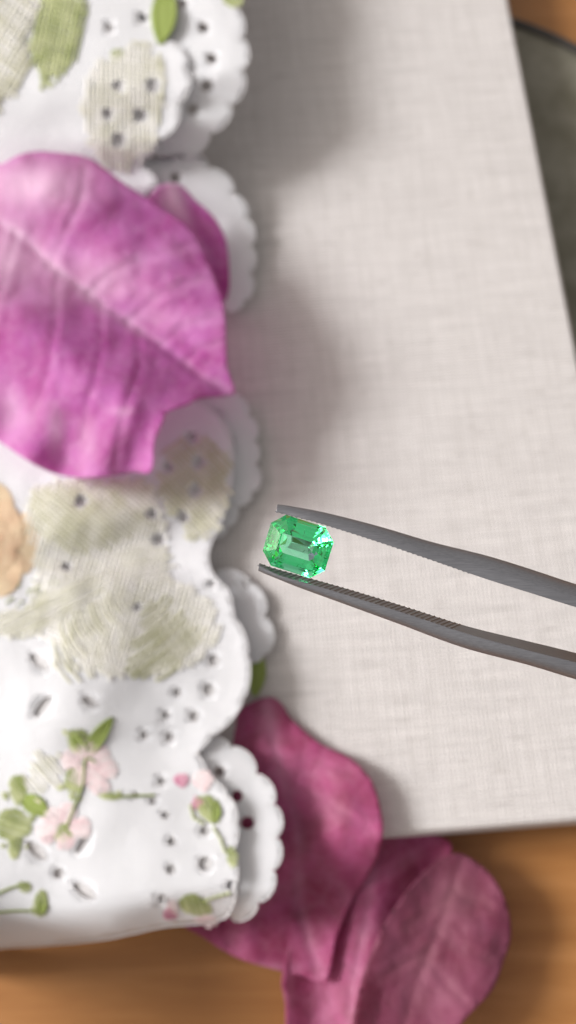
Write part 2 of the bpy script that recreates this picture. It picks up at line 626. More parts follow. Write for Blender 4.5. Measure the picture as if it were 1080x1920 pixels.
eye_B = []
for x, y, r in ((422, 108, 16), (553, 70, 18), (460, 335, 18), (595, 333, 24), (420, 443, 18), (547, 450, 22), (463, 542, 22)):
    eye_B.append((*Z3(x, y), r / 2.077, r / 2.077, 0))
for x, y, r in ((715, 160, 19), (745, 255, 19), (628, 272, 17), (733, 360, 19), (570, 447, 17), (685, 460, 21), (595, 543, 20), (305, 400, 20), (515, 798, 13), (788, 708, 13)):
    eye_B.append((*Z5(x, y), r / 2, r / 2, 0))
for x, y, r in ((770, 112, 20), (752, 218, 20), (638, 228, 15), (700, 315, 18), (595, 310, 14), (518, 383, 14), (610, 390, 16),
                (580, 550, 14), (488, 600, 12), (550, 622, 12), (595, 673, 13), (618, 768, 15), (740, 848, 24), (615, 868, 17), (583, 972, 15), (210, 883, 18), (833, 925, 17), (738, 728, 17)):
    eye_B.append((*Z6(x, y), r / 1.929, r / 1.929 * 1.05, 0))
for x, y, a, b, an in ((140, 118, 40, 17, 38), (152, 280, 44, 16, -52), (322, 262, 30, 15, 28), (130, 800, 44, 20, 40), (297, 772, 42, 13, -58), (303, 946, 44, 18, 33), (240, 645 - 620, 1, 1, 0)):
    if a > 1: eye_B.append((*Z6(x, y), a / 1.929, b / 1.929, an))
eye_B.append((*Z5(250, 648), 13, 7, 20))
eye_A = {0: [(*Z3(790, 108), 9.5, 9.5, 0), (*Z3(822, 228), 9.5, 9.5, 0), (*Z3(805, 333), 11, 11, 0), (*Z3(750, 425), 10.5, 10.5, 0), (*Z3(708, 14), 9, 9, 0)],
         1: [(*Z3(682, 692), 9, 9, 0)],
         2: [(*Z5(852, 186), 9, 9, 0), (*Z5(810, 84), 14, 6, 50)],
         3: [(*Z5(850, 800), 10, 8, 0), (*Z5(922, 706), 10, 6, 70)],
         4: [(*Z6(706, 452), 11, 10, 0), (*Z6(793, 515), 10, 10, 0), (*Z6(858, 603), 10.5, 11, 0), (*Z6(895, 700), 13, 12, 0)]}

def tube_along(pts, rad, sides=6, closed=False):
    vs, fs = [], []
    n = len(pts)
    for i, p in enumerate(pts):
        a = pts[i - 1] if (closed or i) else pts[0]
        b = pts[(i + 1) % n] if (closed or i < n - 1) else pts[-1]
        t = (b - a).normalized()
        s = t.cross(Vector((0, 0, 1))).normalized()
        u = s.cross(t)
        r = rad[i] if isinstance(rad, list) else rad
        for q in range(sides):
            an = 2 * math.pi * q / sides
            vs.append(p + s * r * math.cos(an) + u * r * math.sin(an))
    for i in range(n if closed else n - 1):
        j = (i + 1) % n
        for q in range(sides):
            fs.append((i * sides + q, j * sides + q, j * sides + (q + 1) % sides, i * sides + (q + 1) % sides))
    return vs, fs

def ply(name, poly, eyes, H, step, edge_pts, parent):
    holes = [circ(x, y, a * 1.08, b * 1.08, an) for x, y, a, b, an in eyes]
    vx, F = sheet(poly, holes, step)
    vs = [P(x, y, H(x, y)) for x, y in vx]
    o = mesh_obj(name, vs, up_faces(vs, F), M['cloth'], parent)
    md = o.modifiers.new('thickness', 'SOLIDIFY'); md.thickness = 0.018; md.offset = -1
    for x, y, a, b, an in eyes:
        pts = [P(px, py, H(px, py) - 0.002) for px, py in circ(x, y, a * 1.08 + 0.6, b * 1.08 + 0.6, an, 20)]
        rr = [0.013 + 0.003 * math.sin(i * 2.4) for i in range(20)]
        v2, f2 = tube_along(pts, rr, 6, True)
        mesh_obj('eyelet_rim', v2, f2, M['edging'], parent)
    if edge_pts:
        e = resample(edge_pts, 4, False)
        pts = [P(px, py, H(px, py) - 0.010) for px, py in e]
        rr = [0.019 + 0.005 * math.sin(i * 2.1) for i in range(len(pts))]
        v2, f2 = tube_along(pts, rr, 6)
        mesh_obj('scallop_edging', v2, f2, M['edging'], parent)
    return o

eb1 = scallops([(288, 40), (308, 82), (346, 132), (330, 192), (294, 256)], 0.30)
eb2 = smooth_poly([(294, 256), (289, 284), (262, 308), (285, 325), (293, 345), (285, 362), (250, 420), (195, 500), (200, 600), (280, 700), (390, 762)], False)
eb3 = smooth_poly([(390, 762), (425, 800), (437, 850), (432, 910), (421, 960), (408, 992), (396, 1018), (390, 1044), (396, 1070), (410, 1090), (430, 1112), (440, 1165)], False)
eb4 = scallops([(440, 1165), (460, 1230), (452, 1310), (396, 1374), (360, 1412)], 0.15)
eb5 = scallops([(360, 1412), (384, 1462), (424, 1494), (440, 1545), (430, 1598), (436, 1660), (415, 1722)], 0.20)
eb6 = smooth_poly([(415, 1722), (394, 1730), (311, 1737), (249, 1750), (181, 1763), (67, 1773), (0, 1777), (-60, 1792), (-110, 1850), (-130, 1990), (-300, 2010), (-520, 1990)], False)  # left end runs on out of view, added to shade the wood
BACKING = 1
contour = eb1[:-1] + eb2[:-1] + eb3[:-1] + eb4[:-1] + eb5[:-1] + eb6
def dedupe(p, eps=1.2):
    out = [p[0]]
    for q in p[1:]:
        if math.hypot(q[0] - out[-1][0], q[1] - out[-1][1]) > eps: out.append(q)
    return out
polyB = dedupe(resample([(-520, -330), (292, -330)], 14, False)[:-1] + [(292, -200), (290, -40)] + contour)
ply('upper_ply', polyB, eye_B, HB, 10, contour, cloth)
A_not = [([(450, -330), (446, -265), (440, -200), (448, -130), (440, -50), (428, 14), (447, 72), (448, 131), (427, 193), (388, 244), (346, 286)], [(300, 292), (240, 240), (240, -110), (240, -330)]),
         ([(335, 290), (388, 322), (433, 368), (458, 412), (464, 462), (462, 512), (455, 562), (421, 578)], [(385, 570), (340, 520), (290, 400), (262, 300)]),
         ([(425, 742), (462, 782), (472, 828), (472, 870), (470, 922), (436, 944), (424, 986), (392, 1004)], [(330, 990), (300, 900), (300, 760)]),
         ([(405, 1080), (462, 1098), (488, 1158), (492, 1226), (464, 1236)], [(400, 1260), (360, 1200), (350, 1090)]),
         ([(374, 1394), (430, 1406), (474, 1456), (508, 1510), (511, 1570), (506, 1630), (480, 1688), (434, 1720)], [(330, 1722), (280, 1600), (300, 1400)])]
for k, (nt_, back) in enumerate(A_not):
    e = scallops(nt_, 0.34)
    ply('lower_ply', dedupe(e + smooth_poly(back, False, 4)), eye_A[k], HA, 10, e, cloth)

backing_out = SP([(-150, -300), (262, -300), (262, 60), (300, 150), (262, 240), (215, 330), (160, 480), (165, 610), (250, 710), (350, 790), (400, 835), (398, 920), (340, 985), (296, 1040), (330, 1110), (400, 1150),
              (425, 1220), (420, 1300), (380, 1350), (330, 1400), (360, 1470), (398, 1510), (404, 1580), (392, 1650), (370, 1700), (250, 1722), (0, 1745), (-150, 1750)])
vx, F = sheet(dedupe(resample(backing_out, 14)), [], 16)
vs = [P(x, y, HB(x, y) - 0.055 - 0.010 * nz(x, y, 40, 6.6)) for x, y in vx]
mesh_obj('added_backing', vs, up_faces(vs, F), M['added_backing'], cloth)  # sheet added under the upper ply to lighten the eyelet holes

# --- embroidery: fields of parallel threads, each field one part
def threads(name, poly, ang, pitch_, mat, lift=0.03, dome=0.10, parent=cloth, H=HB, curve=0.0, tone=None, rad=0.30, cross=False, feather=1.8):
    """flat satin or net stitching: separate low threads with the cloth showing between them"""
    poly = list(poly)
    A = np.array(poly)
    c = A.mean(0)
    vs, fs, tn = [], [], []
    pitch = pitch_ * (1.3 if pitch_ > 6 else 1.0)
    if pitch_ < 6: rad, feather = (0.42, 0.3) if pitch_ > 4.5 else (0.6, 0.3)
    for pas, an in enumerate([ang, ang + 82] if cross else [ang]):
        ca, sa = math.cos(math.radians(an)), math.sin(math.radians(an))
        loc = [((x - c[0]) * ca + (y - c[1]) * sa, -(x - c[0]) * sa + (y - c[1]) * ca) for x, y in poly]
        ys = [q[1] for q in loc]
        v0, v1 = min(ys), max(ys)
        v = v0 + pitch * 0.4
        k = 0
        while v < v1:
            xs = []
            for i in range(len(loc)):
                a, b = loc[i - 1], loc[i]
                if (a[1] > v) != (b[1] > v):
                    xs.append(a[0] + (b[0] - a[0]) * (v - a[1]) / (b[1] - a[1]))
            xs.sort()
            cm = math.sin(math.pi * (v - v0) / (v1 - v0)) ** 0.6
            for x0, x1 in zip(xs[::2], xs[1::2]):
                x0 += random.uniform(-0.5, 1.4) * pitch * feather
                x1 += random.uniform(-1.4, 0.5) * pitch * feather
                L = x1 - x0
                if L < 3: continue
                ns = max(3, int(L / 5))
                skip = set()
                tv = random.random() if tone is None else min(1, max(0, tone((x0 + x1) / 2, v) + random.uniform(-.2, .2)))
                base = len(vs)
                jit = random.uniform(-.12, .12) * pitch
                wd = rad * random.uniform(0.8, 1.25)
                for s in range(ns + 1):
                    t = s / ns
                    u = x0 + L * t
                    bow = curve * math.sin(math.pi * t)
                    tl = min(1, max(0, tv + 0.7 * nz(u, v, 34, 3.0 + pas)))
                    for o_, hh in ((-1.0, 0.0), (-0.5, 0.8), (0.5, 0.8), (1.0, 0.0)):
                        vv = v + bow + jit + o_ * pitch * wd
                        X = c[0] + u * ca - vv * sa
                        Y = c[1] + u * sa + vv * ca
                        if any((X - e[0]) ** 2 + (Y - e[1]) ** 2 < (e[3] * 1.1) ** 2 for e in eye_B): skip.add(s)
                        d = dome * 0.14 * (math.sin(math.pi * min(1, max(0, t))) ** 0.5) * cm
                        vs.append(P(X, Y, H(X, Y) + 0.010 + d + 0.005 * pas + hh * pitch * 0.0016))
                        tn.append(tl)
                for s in range(ns):
                    if s in skip or s + 1 in skip: continue
                    for q in range(3):
                        a = base + s * 4 + q
                        fs.append((a, a + 4, a + 5, a + 1))
            v += pitch * (1.0 if cross else 1.0)
            k += 1
    o = mesh_obj(name, vs, up_faces(vs, fs), mat, parent, attr={'tone': tn})
    o['kind'] = 'stuff'
    return o

def zz(Z, *p): return SP([Z(*q) for q in p])
threads('woven_leaf', zz(Z3, (-60, -40), (170, -40), (150, 40), (110, 130), (120, 230), (80, 330), (20, 400), (-60, 410)), 38, 7.5, M['ivory'], dome=0.14, cross=True)
threads('woven_leaf', zz(Z3, (170, -40), (330, -30), (330, 80), (310, 180), (280, 260), (220, 310), (160, 350), (125, 250), (115, 130), (150, 40)), 20, 6.5, M['moss'], dome=0.12, tone=lambda u, v: 0.45, cross=True)
threads('woven_leaf', zz(Z3, (450, 190), (540, 160), (620, 200), (640, 300), (640, 400), (610, 500), (600, 570), (540, 640), (460, 670), (400, 640), (350, 570), (320, 480), (310, 380), (350, 280), (400, 220)), 8, 6.5, M['ivory'], lift=0.0, dome=0.03, tone=lambda u, v: 0.15 + 0.011 * (60 - abs(u)) , cross=True)
threads('woven_leaf', zz(Z5, (600, 220), (680, 170), (760, 160), (830, 190), (860, 250), (870, 340), (850, 420), (820, 500), (760, 555), (700, 540), (650, 460), (600, 400), (590, 300)), -35, 6.5, M['ivory'], lift=0.0, dome=0.05, tone=lambda u, v: 0.2, cross=True)
threads('woven_leaf', SP([(50, 930), (140, 895), (260, 900), (300, 950), (318, 1010), (312, 1070), (380, 1110), (412, 1170), (400, 1215), (330, 1262), (240, 1270), (150, 1255), (95, 1200), (-20, 1190), (-20, 1150), (60, 1120)]), 24, 6.5, M['ivory'], dome=0.0, tone=lambda u, v: 0.85, cross=True)
threads('woven_leaf', zz(Z5, (110, 380), (200, 330), (350, 330), (480, 310), (560, 320), (600, 400), (580, 470), (540, 520), (440, 570), (300, 600), (200, 560), (110, 470)), -42, 6.5, M['ivory'], dome=0.08, tone=lambda u, v: 0.25 + 0.3 * math.sin(u / 30), cross=True)
threads('woven_leaf', zz(Z5, (-30, 850), (80, 800), (180, 740), (310, 690), (420, 660), (380, 740), (250, 830), (140, 880), (40, 895), (-30, 895)), -28, 6.5, M['ivory'], dome=0.14, tone=lambda u, v: 0.4)
threads('woven_leaf', zz(Z5, (210, 1030), (200, 930), (260, 830), (380, 750), (450, 690), (500, 760), (470, 850), (400, 920), (330, 960), (300, 1060), (250, 1065)), 62, 6.5, M['ivory'], dome=0.12, tone=lambda u, v: 0.3, curve=6)
threads('woven_leaf', zz(Z5, (540, 760), (620, 740), (690, 810), (780, 880), (795, 915), (740, 950), (690, 1010), (620, 1060), (520, 1075), (470, 1050), (475, 960), (530, 880)), -38, 8.0, M['sage'], dome=0.10, tone=lambda u, v: 0.45, curve=4)
threads('woven_leaf', zz(Z5, (460, 580), (560, 540), (640, 590), (640, 680), (560, 720), (480, 690), (440, 640)), -10, 7.0, M['ivory'], dome=0.12, tone=lambda u, v: 0.75)
threads('woven_leaf', zz(Z5, (330, 960), (420, 900), (500, 850), (540, 880), (480, 960), (460, 1050), (380, 1062), (300, 1060)), 76, 6.5, M['ivory'], dome=0.05, tone=lambda u, v: 0.8)
threads('woven_leaf', zz(Z6, (90, 500), (140, 440), (200, 430), (230, 500), (210, 580), (130, 600), (90, 570)), 50, 6.5, M['ivory'], dome=0.04, tone=lambda u, v: 0.6)

# moss coloured stitching
for pts, an in ((((35, 540), (80, 530), (95, 600), (60, 640), (35, 600)), 60), (((0, 660), (60, 650), (110, 690), (110, 740), (50, 760), (-10, 740)), 20),
                (((40, 750), (80, 760), (70, 820), (45, 830), (30, 790)), 70), (((245, 380), (300, 360), (330, 420), (300, 460), (255, 430)), 50),
                (((355, 600), (400, 588), (452, 603), (400, 622)), 80), (((705, 610), (760, 600), (800, 640), (790, 700), (745, 690), (710, 650)), 60),
                (((815, 790), (850, 795), (862, 840), (840, 865), (820, 830)), 20), (((650, 975), (700, 955), (750, 985), (765, 1030), (700, 1035), (655, 1010)), 70),
                (((240, 510), (290, 500), (300, 560), (265, 600), (235, 570)), 30), (((200, 715), (250, 700), (262, 760), (225, 780), (195, 755)), 60),
                (((60, 918), (100, 914), (112, 940), (85, 952)), 30), (((135, 950), (165, 950), (172, 1025), (145, 1040), (115, 1020)), 80)):
    threads('moss_stitch', zz(Z6, *pts), an, 5.5, M['moss'], dome=0.05, tone=lambda u, v: 0.3)
for pts, an in (((Z3(430, 205), Z3(470, 190), Z3(480, 230), Z3(440, 240)), 40), ((Z3(870, -20), Z3(950, -20), Z3(935, 25), Z3(880, 20)), 30)):
    threads('moss_stitch', SP(list(pts)), an, 5.5, M['moss'], dome=0.04, tone=lambda u, v: 0.3, H=HB if pts[0][0] < 300 else HA)
# pink blossoms, petal by petal
def petal(cx, cy_, r, a, mat, w_=0.55, Z=Z6, name='petal', H=HB):
    c, s = math.cos(math.radians(a)), math.sin(math.radians(a))
    pts = []
    for t, ww in ((0.1, 0.1), (0.45, 0.8), (0.8, 1.0), (1.05, 0.55), (1.05, -0.55), (0.8, -1.0), (0.45, -0.8), (0.1, -0.1)):
        pts.append(Z(cx + r * (t * c - ww * w_ * 0.6 * s), cy_ + r * (t * s + ww * w_ * 0.6 * c)))
    threads(name, SP(pts, True, 3), a, 5.0, mat, dome=0.07, H=H)
for cx, cy_, r, a0, n in ((225, 715, 92, 10, 5), (305, 480, 90, 40, 5), (350, 520, 70, 75, 4)):
    for k in range(n):
        petal(cx, cy_, r * random.uniform(.85, 1.1), a0 + k * 360 / n + random.uniform(-8, 8), M['pink'], 0.75)
for cx, cy_, r, a in ((740, 600, 85, -95), (725, 590, 70, -60), (760, 590, 80, -125)):
    petal(cx, cy_, r, a, M['pink'], 0.6)
petal(640, 1040, 60, -110, M['pink']); petal(650, 1045, 60, 200, M['rosy']); petal(690, 1050, 90, 5, M['pink'], 0.4)
petal(660, 580, 55, -95, M['rosy'], 0.9); petal(700, 600, 50, 60, M['rosy'], 0.8)

# loose small petals and sprigs scattered round the blossoms
for _ in range(16):
    cx, cy_ = random.choice(((300, 500), (350, 450), (240, 680), (290, 620), (200, 640)))
    petal(cx + random.uniform(-60, 60), cy_ + random.uniform(-50, 50), random.uniform(30, 55), random.uniform(0, 360), M['pink'], 0.5)
for cx, cy_ in ((60, 560), (30, 620), (20, 690), (60, 700), (100, 700), (40, 790), (110, 770), (270, 380), (250, 560), (290, 540), (310, 600), (240, 620), (430, 610)):
    petal(cx + random.uniform(-10, 10), cy_ + random.uniform(-10, 10), random.uniform(24, 42), random.uniform(0, 360), M['moss'], 0.45, name='moss_stitch')

# folded ribbon leaves
def ribbon_leaf(tip, root, width, H=HB, lift=0.022):
    (x0, y0), (x1, y1) = root, tip
    L = math.hypot(x1 - x0, y1 - y0)
    dx, dy = (x1 - x0) / L, (y1 - y0) / L
    vs, fs = [], []
    n, k = 12, 8
    for i in range(n + 1):
        t = i / n
        ww = width * (math.sin(math.pi * min(1, t * 0.92 + 0.06)) ** 0.7) * (1 - 0.25 * t) + 0.4
        for j in range(k + 1):
            s = j / k * 2 - 1
            X = x0 + dx * L * t - dy * ww * s
            Y = y0 + dy * L * t + dx * ww * s
            h = lift * (0.3 + math.sin(math.pi * t) * 0.9) + 0.014 * (s * s) * (1 if s > 0 else 0.6) + 0.008 * math.sin(s * 7 + t * 5)
            vs.append(P(X, Y, H(X, Y) + h))
    for i in range(n):
        for j in range(k):
            a = i * (k + 1) + j
            fs.append((a, a + 1, a + k + 2, a + k + 1))
    o = mesh_obj('ribbon_leaf', vs, up_faces(vs, fs), M['green'], cloth)
    md = o.modifiers.new('thickness', 'SOLIDIFY'); md.thickness = 0.02
    return o
ribbon_leaf(Z6(408, 318), Z6(312, 452), 15)
ribbon_leaf(Z6(255, 365), Z6(310, 448), 10)
ribbon_leaf(Z6(176, 672), Z6(82, 606), 20)
ribbon_leaf(Z6(775, 705), Z6(785, 625), 9)
ribbon_leaf(Z6(142, 1035), Z6(155, 985), 9)
ribbon_leaf(Z3(625, 172), Z3(650, -40), 27, H=lambda x, y: 1.85, lift=0.08)
ribbon_leaf((478, 1305), (482, 1222), 20, H=lambda x, y: 0.12, lift=0.03)
# stem stitches near the cloth's near-left corner
for pts in (((-20, 962), (40, 935), (90, 925)), ((-20, 1025), (60, 1018), (130, 1020)), ((560, 600), (500, 602), (440, 605)), ((345, 480), (310, 470), (300, 560), (270, 640), (240, 720))):
    pp = SP([Z6(*q) for q in pts], False, 8)
    v2, f2 = tube_along([P(x, y, HB(x, y) + 0.02) for x, y in pp], 0.022, 5)
    mesh_obj('stem_stitch', v2, f2, M['moss'], cloth)
# dotted stitches along the near scallops
pv, pf, pt = [], [], []
def knot(x, y, r, H=HB):
    b = len(pv)
    c = P(x, y, H(x, y) + r * 0.4)
    for i in range(5):
        th = math.pi * i / 4
        for j in range(6):
            ph = 2 * math.pi * j / 6
            pv.append(c + Vector((math.sin(th) * math.cos(ph), math.sin(th) * math.sin(ph), math.cos(th))) * r)
            pt.append(random.random())
    for i in range(4):
        for j in range(6):
            pf.append((b + i * 6 + j, b + i * 6 + (j + 1) % 6, b + (i + 1) * 6 + (j + 1) % 6, b + (i + 1) * 6 + j))
for pts in (((775, 720), (800, 760), (812, 800)), ((745, 980), (790, 965), (830, 955)), ((690, 640), (700, 680), (735, 700))):
    for x, y in resample([Z6(*q) for q in pts], 8, False):
        knot(x, y, 0.03)
for _ in range(60):
    a = random.uniform(0, 6.28); r = random.uniform(0, 1)
    knot(65 + 85 * r * math.cos(a), 1085 + 8 * r * math.sin(a) + 60 * random.random(), 0.022)
o = mesh_obj('stitch_knots', pv, pf, M['moss'], cloth, attr={'tone': pt}); o['kind'] = 'stuff'

# peach ribbon rose: coiled petals
rcx, rcy = -22, 1018
rose_h = lambda lv: (lambda x, y: HB(x, y) + lv)
for k in range(15):
    a0 = k * 137.5
    rin = 2 + (14 - k) * 5.4
    wd = 22 + (14 - k) * 1.1
    span = 62 + k * 5
    outl = []
    for t in (-1, -.6, -.2, .2, .6, 1):
        a = math.radians(a0 + t * span / 2)
        rr = rin + wd * (1 - 0.45 * t * t)
        outl.append((rcx + rr * math.cos(a) * 0.84, rcy + rr * math.sin(a) * 1.15))
    for t in (1, .5, 0, -.5, -1):
        a = math.radians(a0 + t * span / 2)
        rr = max(1.5, rin - 8 + 5 * t * t)
        outl.append((rcx + rr * math.cos(a) * 0.84, rcy + rr * math.sin(a) * 1.15))
    threads('rose_petal', SP(outl, True, 3), a0 + 90, 4.4, M['peach'], dome=0.06, H=rose_h(0.004 * k), tone=lambda u, v, k=k: 0.25 + 0.04 * (14 - k))

# ------------------------------------------------------------------ bougainvillea bracts
def seg_d(px, py, a, b):
    vx, vy = b[0] - a[0], b[1] - a[1]
    t = max(0, min(1, ((px - a[0]) * vx + (py - a[1]) * vy) / (vx * vx + vy * vy)))
    return math.hypot(px - a[0] - vx * t, py - a[1] - vy * t)
def line_d(px, py, pl):
    return min(seg_d(px, py, a, b) for a, b in zip(pl, pl[1:]))
def bract(name, label, outline, ribs, veins, H, mat, pale, step=8, group=None, th=0.018, rib_pale=0.30):
    poly = dedupe(resample(SP(outline, True, 4), step))
    vx, F = sheet(poly, [], step)
    vs, pl = [], []
    for x, y in vx:
        dr = min([line_d(x, y, r) for r in ribs] or [999])
        dv = min([line_d(x, y, v) for v in veins] or [999])
        h = H(x, y)
        h += -0.035 * math.exp(-(dr / 9) ** 2) - 0.012 * math.exp(-(dv / 7) ** 2)
        h += 0.014 * math.sin(min(dv, 26) / 26 * math.pi)
        h += 0.055 * nz(x, y, 60, 3.3) + 0.018 * nz(x, y, 27, 7.1)
        vs.append(P(x, y, h))
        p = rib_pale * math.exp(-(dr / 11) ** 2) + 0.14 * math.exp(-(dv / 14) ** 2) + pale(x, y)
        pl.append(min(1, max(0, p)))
    c = sum(vs, Vector()) / len(vs)
    o = mesh_obj(name, [v - c for v in vs], up_faces(vs, F), mat, attr={'pale': pl})
    o.location = c
    md = o.modifiers.new('thickness', 'SOLIDIFY'); md.thickness = th
    tag(o, label, 'bract', group)
    return o
def g2(x, y, cx, cy_, sx, sy, a=1.0):
    return a * math.exp(-((x - cx) / sx) ** 2 - ((y - cy_) / sy) ** 2)

K_out = [(-160, 420), (-120, 345), (-60, 312), (0, 308), (29, 293), (63, 284), (101, 285), (159, 293), (193, 313), (226, 339), (270, 368), (318, 399), (356, 428),
         (380, 467), (404, 524), (419, 568), (424, 630), (426, 683), (434, 712), (440, 737), (424, 741), (376, 746), (347, 760), (313, 772), (306, 789), (289, 828), (283, 884),
         (250, 885), (202, 893), (144, 895), (96, 885), (48, 861), (0, 828), (-60, 790), (-130, 700), (-170, 560)]
ribK = [(-140, 300), (-40, 390), (40, 440), (90, 495), (200, 580), (300, 645), (385, 708), (438, 736)]
def HK(x, y):
    # signed distance from the midrib, positive towards the far right
    sdist = ((x - 90) * 217 + (495 - y) * -289 * -1) / 361.0
    sdist = ((x - 90) * 0.6 - (y - 495) * 0.8)
    if sdist > 0:
        h = 1.52 + 0.26 * ss(0, 110, sdist) - 0.42 * ss(110, 290, sdist)
    else:
        h = 1.52 + 0.62 * ss(-20, 120, -sdist) - 0.62 * ss(120, 280, -sdist)
    h += 0.12 * math.sin((x + 0.3 * y) / 22) * ss(690, 860, y)          # ruffled near edge
    h += 0.5 * ss(480, 300, y) + 0.10 * g2(x, y, 60, 330, 120, 60) - 0.12 * g2(x, y, 430, 730, 40, 40)
    h += 0.05 * nz(x, y * 1.3, 90, 5.5)
    return h
veK = [[(96, 500), (120, 440), (150, 380), (160, 310)], [(165, 555), (200, 515), (250, 490), (330, 470), (370, 455)], [(240, 607), (290, 560), (350, 530), (405, 520)],
       [(300, 648), (345, 610), (420, 590)], [(345, 680), (380, 650), (424, 640)], [(108, 510), (105, 600), (90, 700), (60, 790)], [(190, 575), (190, 660), (160, 770), (150, 880)],
       [(260, 625), (262, 690), (230, 780), (215, 880)], [(30, 435), (10, 520), (-30, 640)]]
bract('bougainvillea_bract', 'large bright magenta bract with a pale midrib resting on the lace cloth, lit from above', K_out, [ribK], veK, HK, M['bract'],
      lambda x, y: g2(x, y, 60, 345, 110, 50, 0.9) + g2(x, y, 10, 480, 70, 80, 0.8) + g2(x, y, 110, 560, 50, 22, .2) + g2(x, y, 190, 540, 80, 26, 0.35) + g2(x, y, 105, 800, 16, 50, .5) + g2(x, y, 20, 770, 30, 60, .45) + g2(x, y, 170, 830, 14, 40, .25) + g2(x, y, 230, 770, 30, 10, .35) - g2(x, y, 200, 690, 150, 60, .6) + g2(x, y, 150, 500, 110, 32, .3) + g2(x, y, 290, 600, 60, 22, .25) + 0.02,  # upper-left sheen and the shaded valley below the rib painted into the colour
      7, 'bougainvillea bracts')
bract('bougainvillea_bract', 'small dull pink bract peeking out behind the large bright magenta one',
      [(262, 400), (285, 362), (303, 346), (337, 346), (366, 375), (390, 396), (410, 420), (424, 452), (429, 500), (429, 545), (418, 566), (380, 560), (300, 480)],
      [[(318, 340), (345, 400), (360, 440), (395, 540)]], [[(345, 400), (395, 430)], [(360, 450), (420, 490)]],
      lambda x, y: 1.15 - 0.45 * ss(300, 430, x) + 0.3 * ss(450, 350, y) + 0.10 * math.sin((x - y * 0.4) / 18), M['bract'], lambda x, y: g2(x, y, 322, 375, 26, 45, .8), 8, 'bougainvillea bracts')
# cluster by the near edge
M_out = [(432, 1349), (470, 1318), (508, 1307), (530, 1322), (548, 1349), (600, 1394), (640, 1412), (665, 1427), (698, 1466), (714, 1518), (718, 1563), (704, 1615), (680, 1660), (659, 1692),
         (630, 1760), (612, 1838), (560, 1828), (510, 1816), (445, 1796), (380, 1757), (330, 1715), (350, 1600), (400, 1450)]
def HM(x, y):
    h = 0.10 + 0.10 * ss(1320, 1450, y) - 0.95 * ss(1555, 1700, y) + 0.20 * ss(560, 660, x) * ss(1400, 1480, y)
    h += 0.16 * g2(x, y, 500, 1345, 30, 40) - 0.2 * ss(470, 420, x)
    return min(h, 1.0)
bract('bougainvillea_bract', 'wine red bract draped over the near edge of the linen board beside the lace cloth', M_out, [[(500, 1315), (520, 1420), (560, 1560), (560, 1700), (600, 1830)]],
      [[(520, 1420), (600, 1430), (660, 1445)], [(535, 1470), (620, 1510), (700, 1560)], [(560, 1570), (620, 1640), (650, 1690)], [(520, 1440), (470, 1500), (430, 1560)], [(560, 1640), (480, 1700), (430, 1770)]],
      HM, M['wine'], lambda x, y: g2(x, y, 500, 1350, 22, 50, .4) + g2(x, y, 490, 1815, 70, 9, .45) + g2(x, y, 560, 1450, 60, 12, .2) + g2(x, y, 630, 1520, 50, 60, .12), 8, 'bougainvillea bracts')
bract('bougainvillea_bract', 'dark plum bract on the table below the board, mostly under the other wine red bracts',
      [(600, 1560), (720, 1560), (780, 1560), (838, 1574), (846, 1606), (838, 1700), (800, 1800), (770, 1990), (640, 2010), (548, 1990), (535, 1880), (530, 1829), (560, 1700)],
      [[(700, 1570), (690, 1700), (660, 1850), (650, 2000)]], [[(695, 1650), (780, 1600)], [(685, 1740), (780, 1720)], [(670, 1820), (580, 1780)]],
      lambda x, y: -0.80 + 0.15 * math.sin(x / 34) + 0.25 * ss(1750, 1600, y) + 0.1 * ss(600, 540, x), M['wine'], lambda x, y: g2(x, y, 600, 1900, 30, 60, .3) + g2(x, y, 545, 1860, 8, 90, .2), 8, 'bougainvillea bracts')
bract('bougainvillea_bract', 'rounded dusky mauve bract lying flat on the wooden table',
      [(742, 1700), (790, 1640), (830, 1610), (860, 1600), (898, 1620), (931, 1654), (953, 1705), (958, 1757), (944, 1803), (924, 1855), (892, 1890), (860, 1925), (800, 2000), (700, 2010), (660, 1940), (690, 1800)],
      [[(870, 1605), (830, 1720), (780, 1850), (740, 1990)]], [[(850, 1670), (920, 1700)], [(820, 1750), (920, 1800)], [(800, 1800), (870, 1880)], [(845, 1680), (760, 1740)], [(810, 1780), (720, 1830)]],
      lambda x, y: -0.55 + 0.20 * ss(30, 110, abs((x - 830) * 0.93 + (y - 1720) * 0.36)) - 0.25 * g2(x, y, 955, 1760, 50, 90) + 0.06 * math.sin(y / 30), M['dusky'],
      lambda x, y: g2(x, y, 850, 1690, 50, 60, .38) + g2(x, y, 790, 1830, 40, 90, .22), 8, 'bougainvillea bracts', rib_pale=0.08)

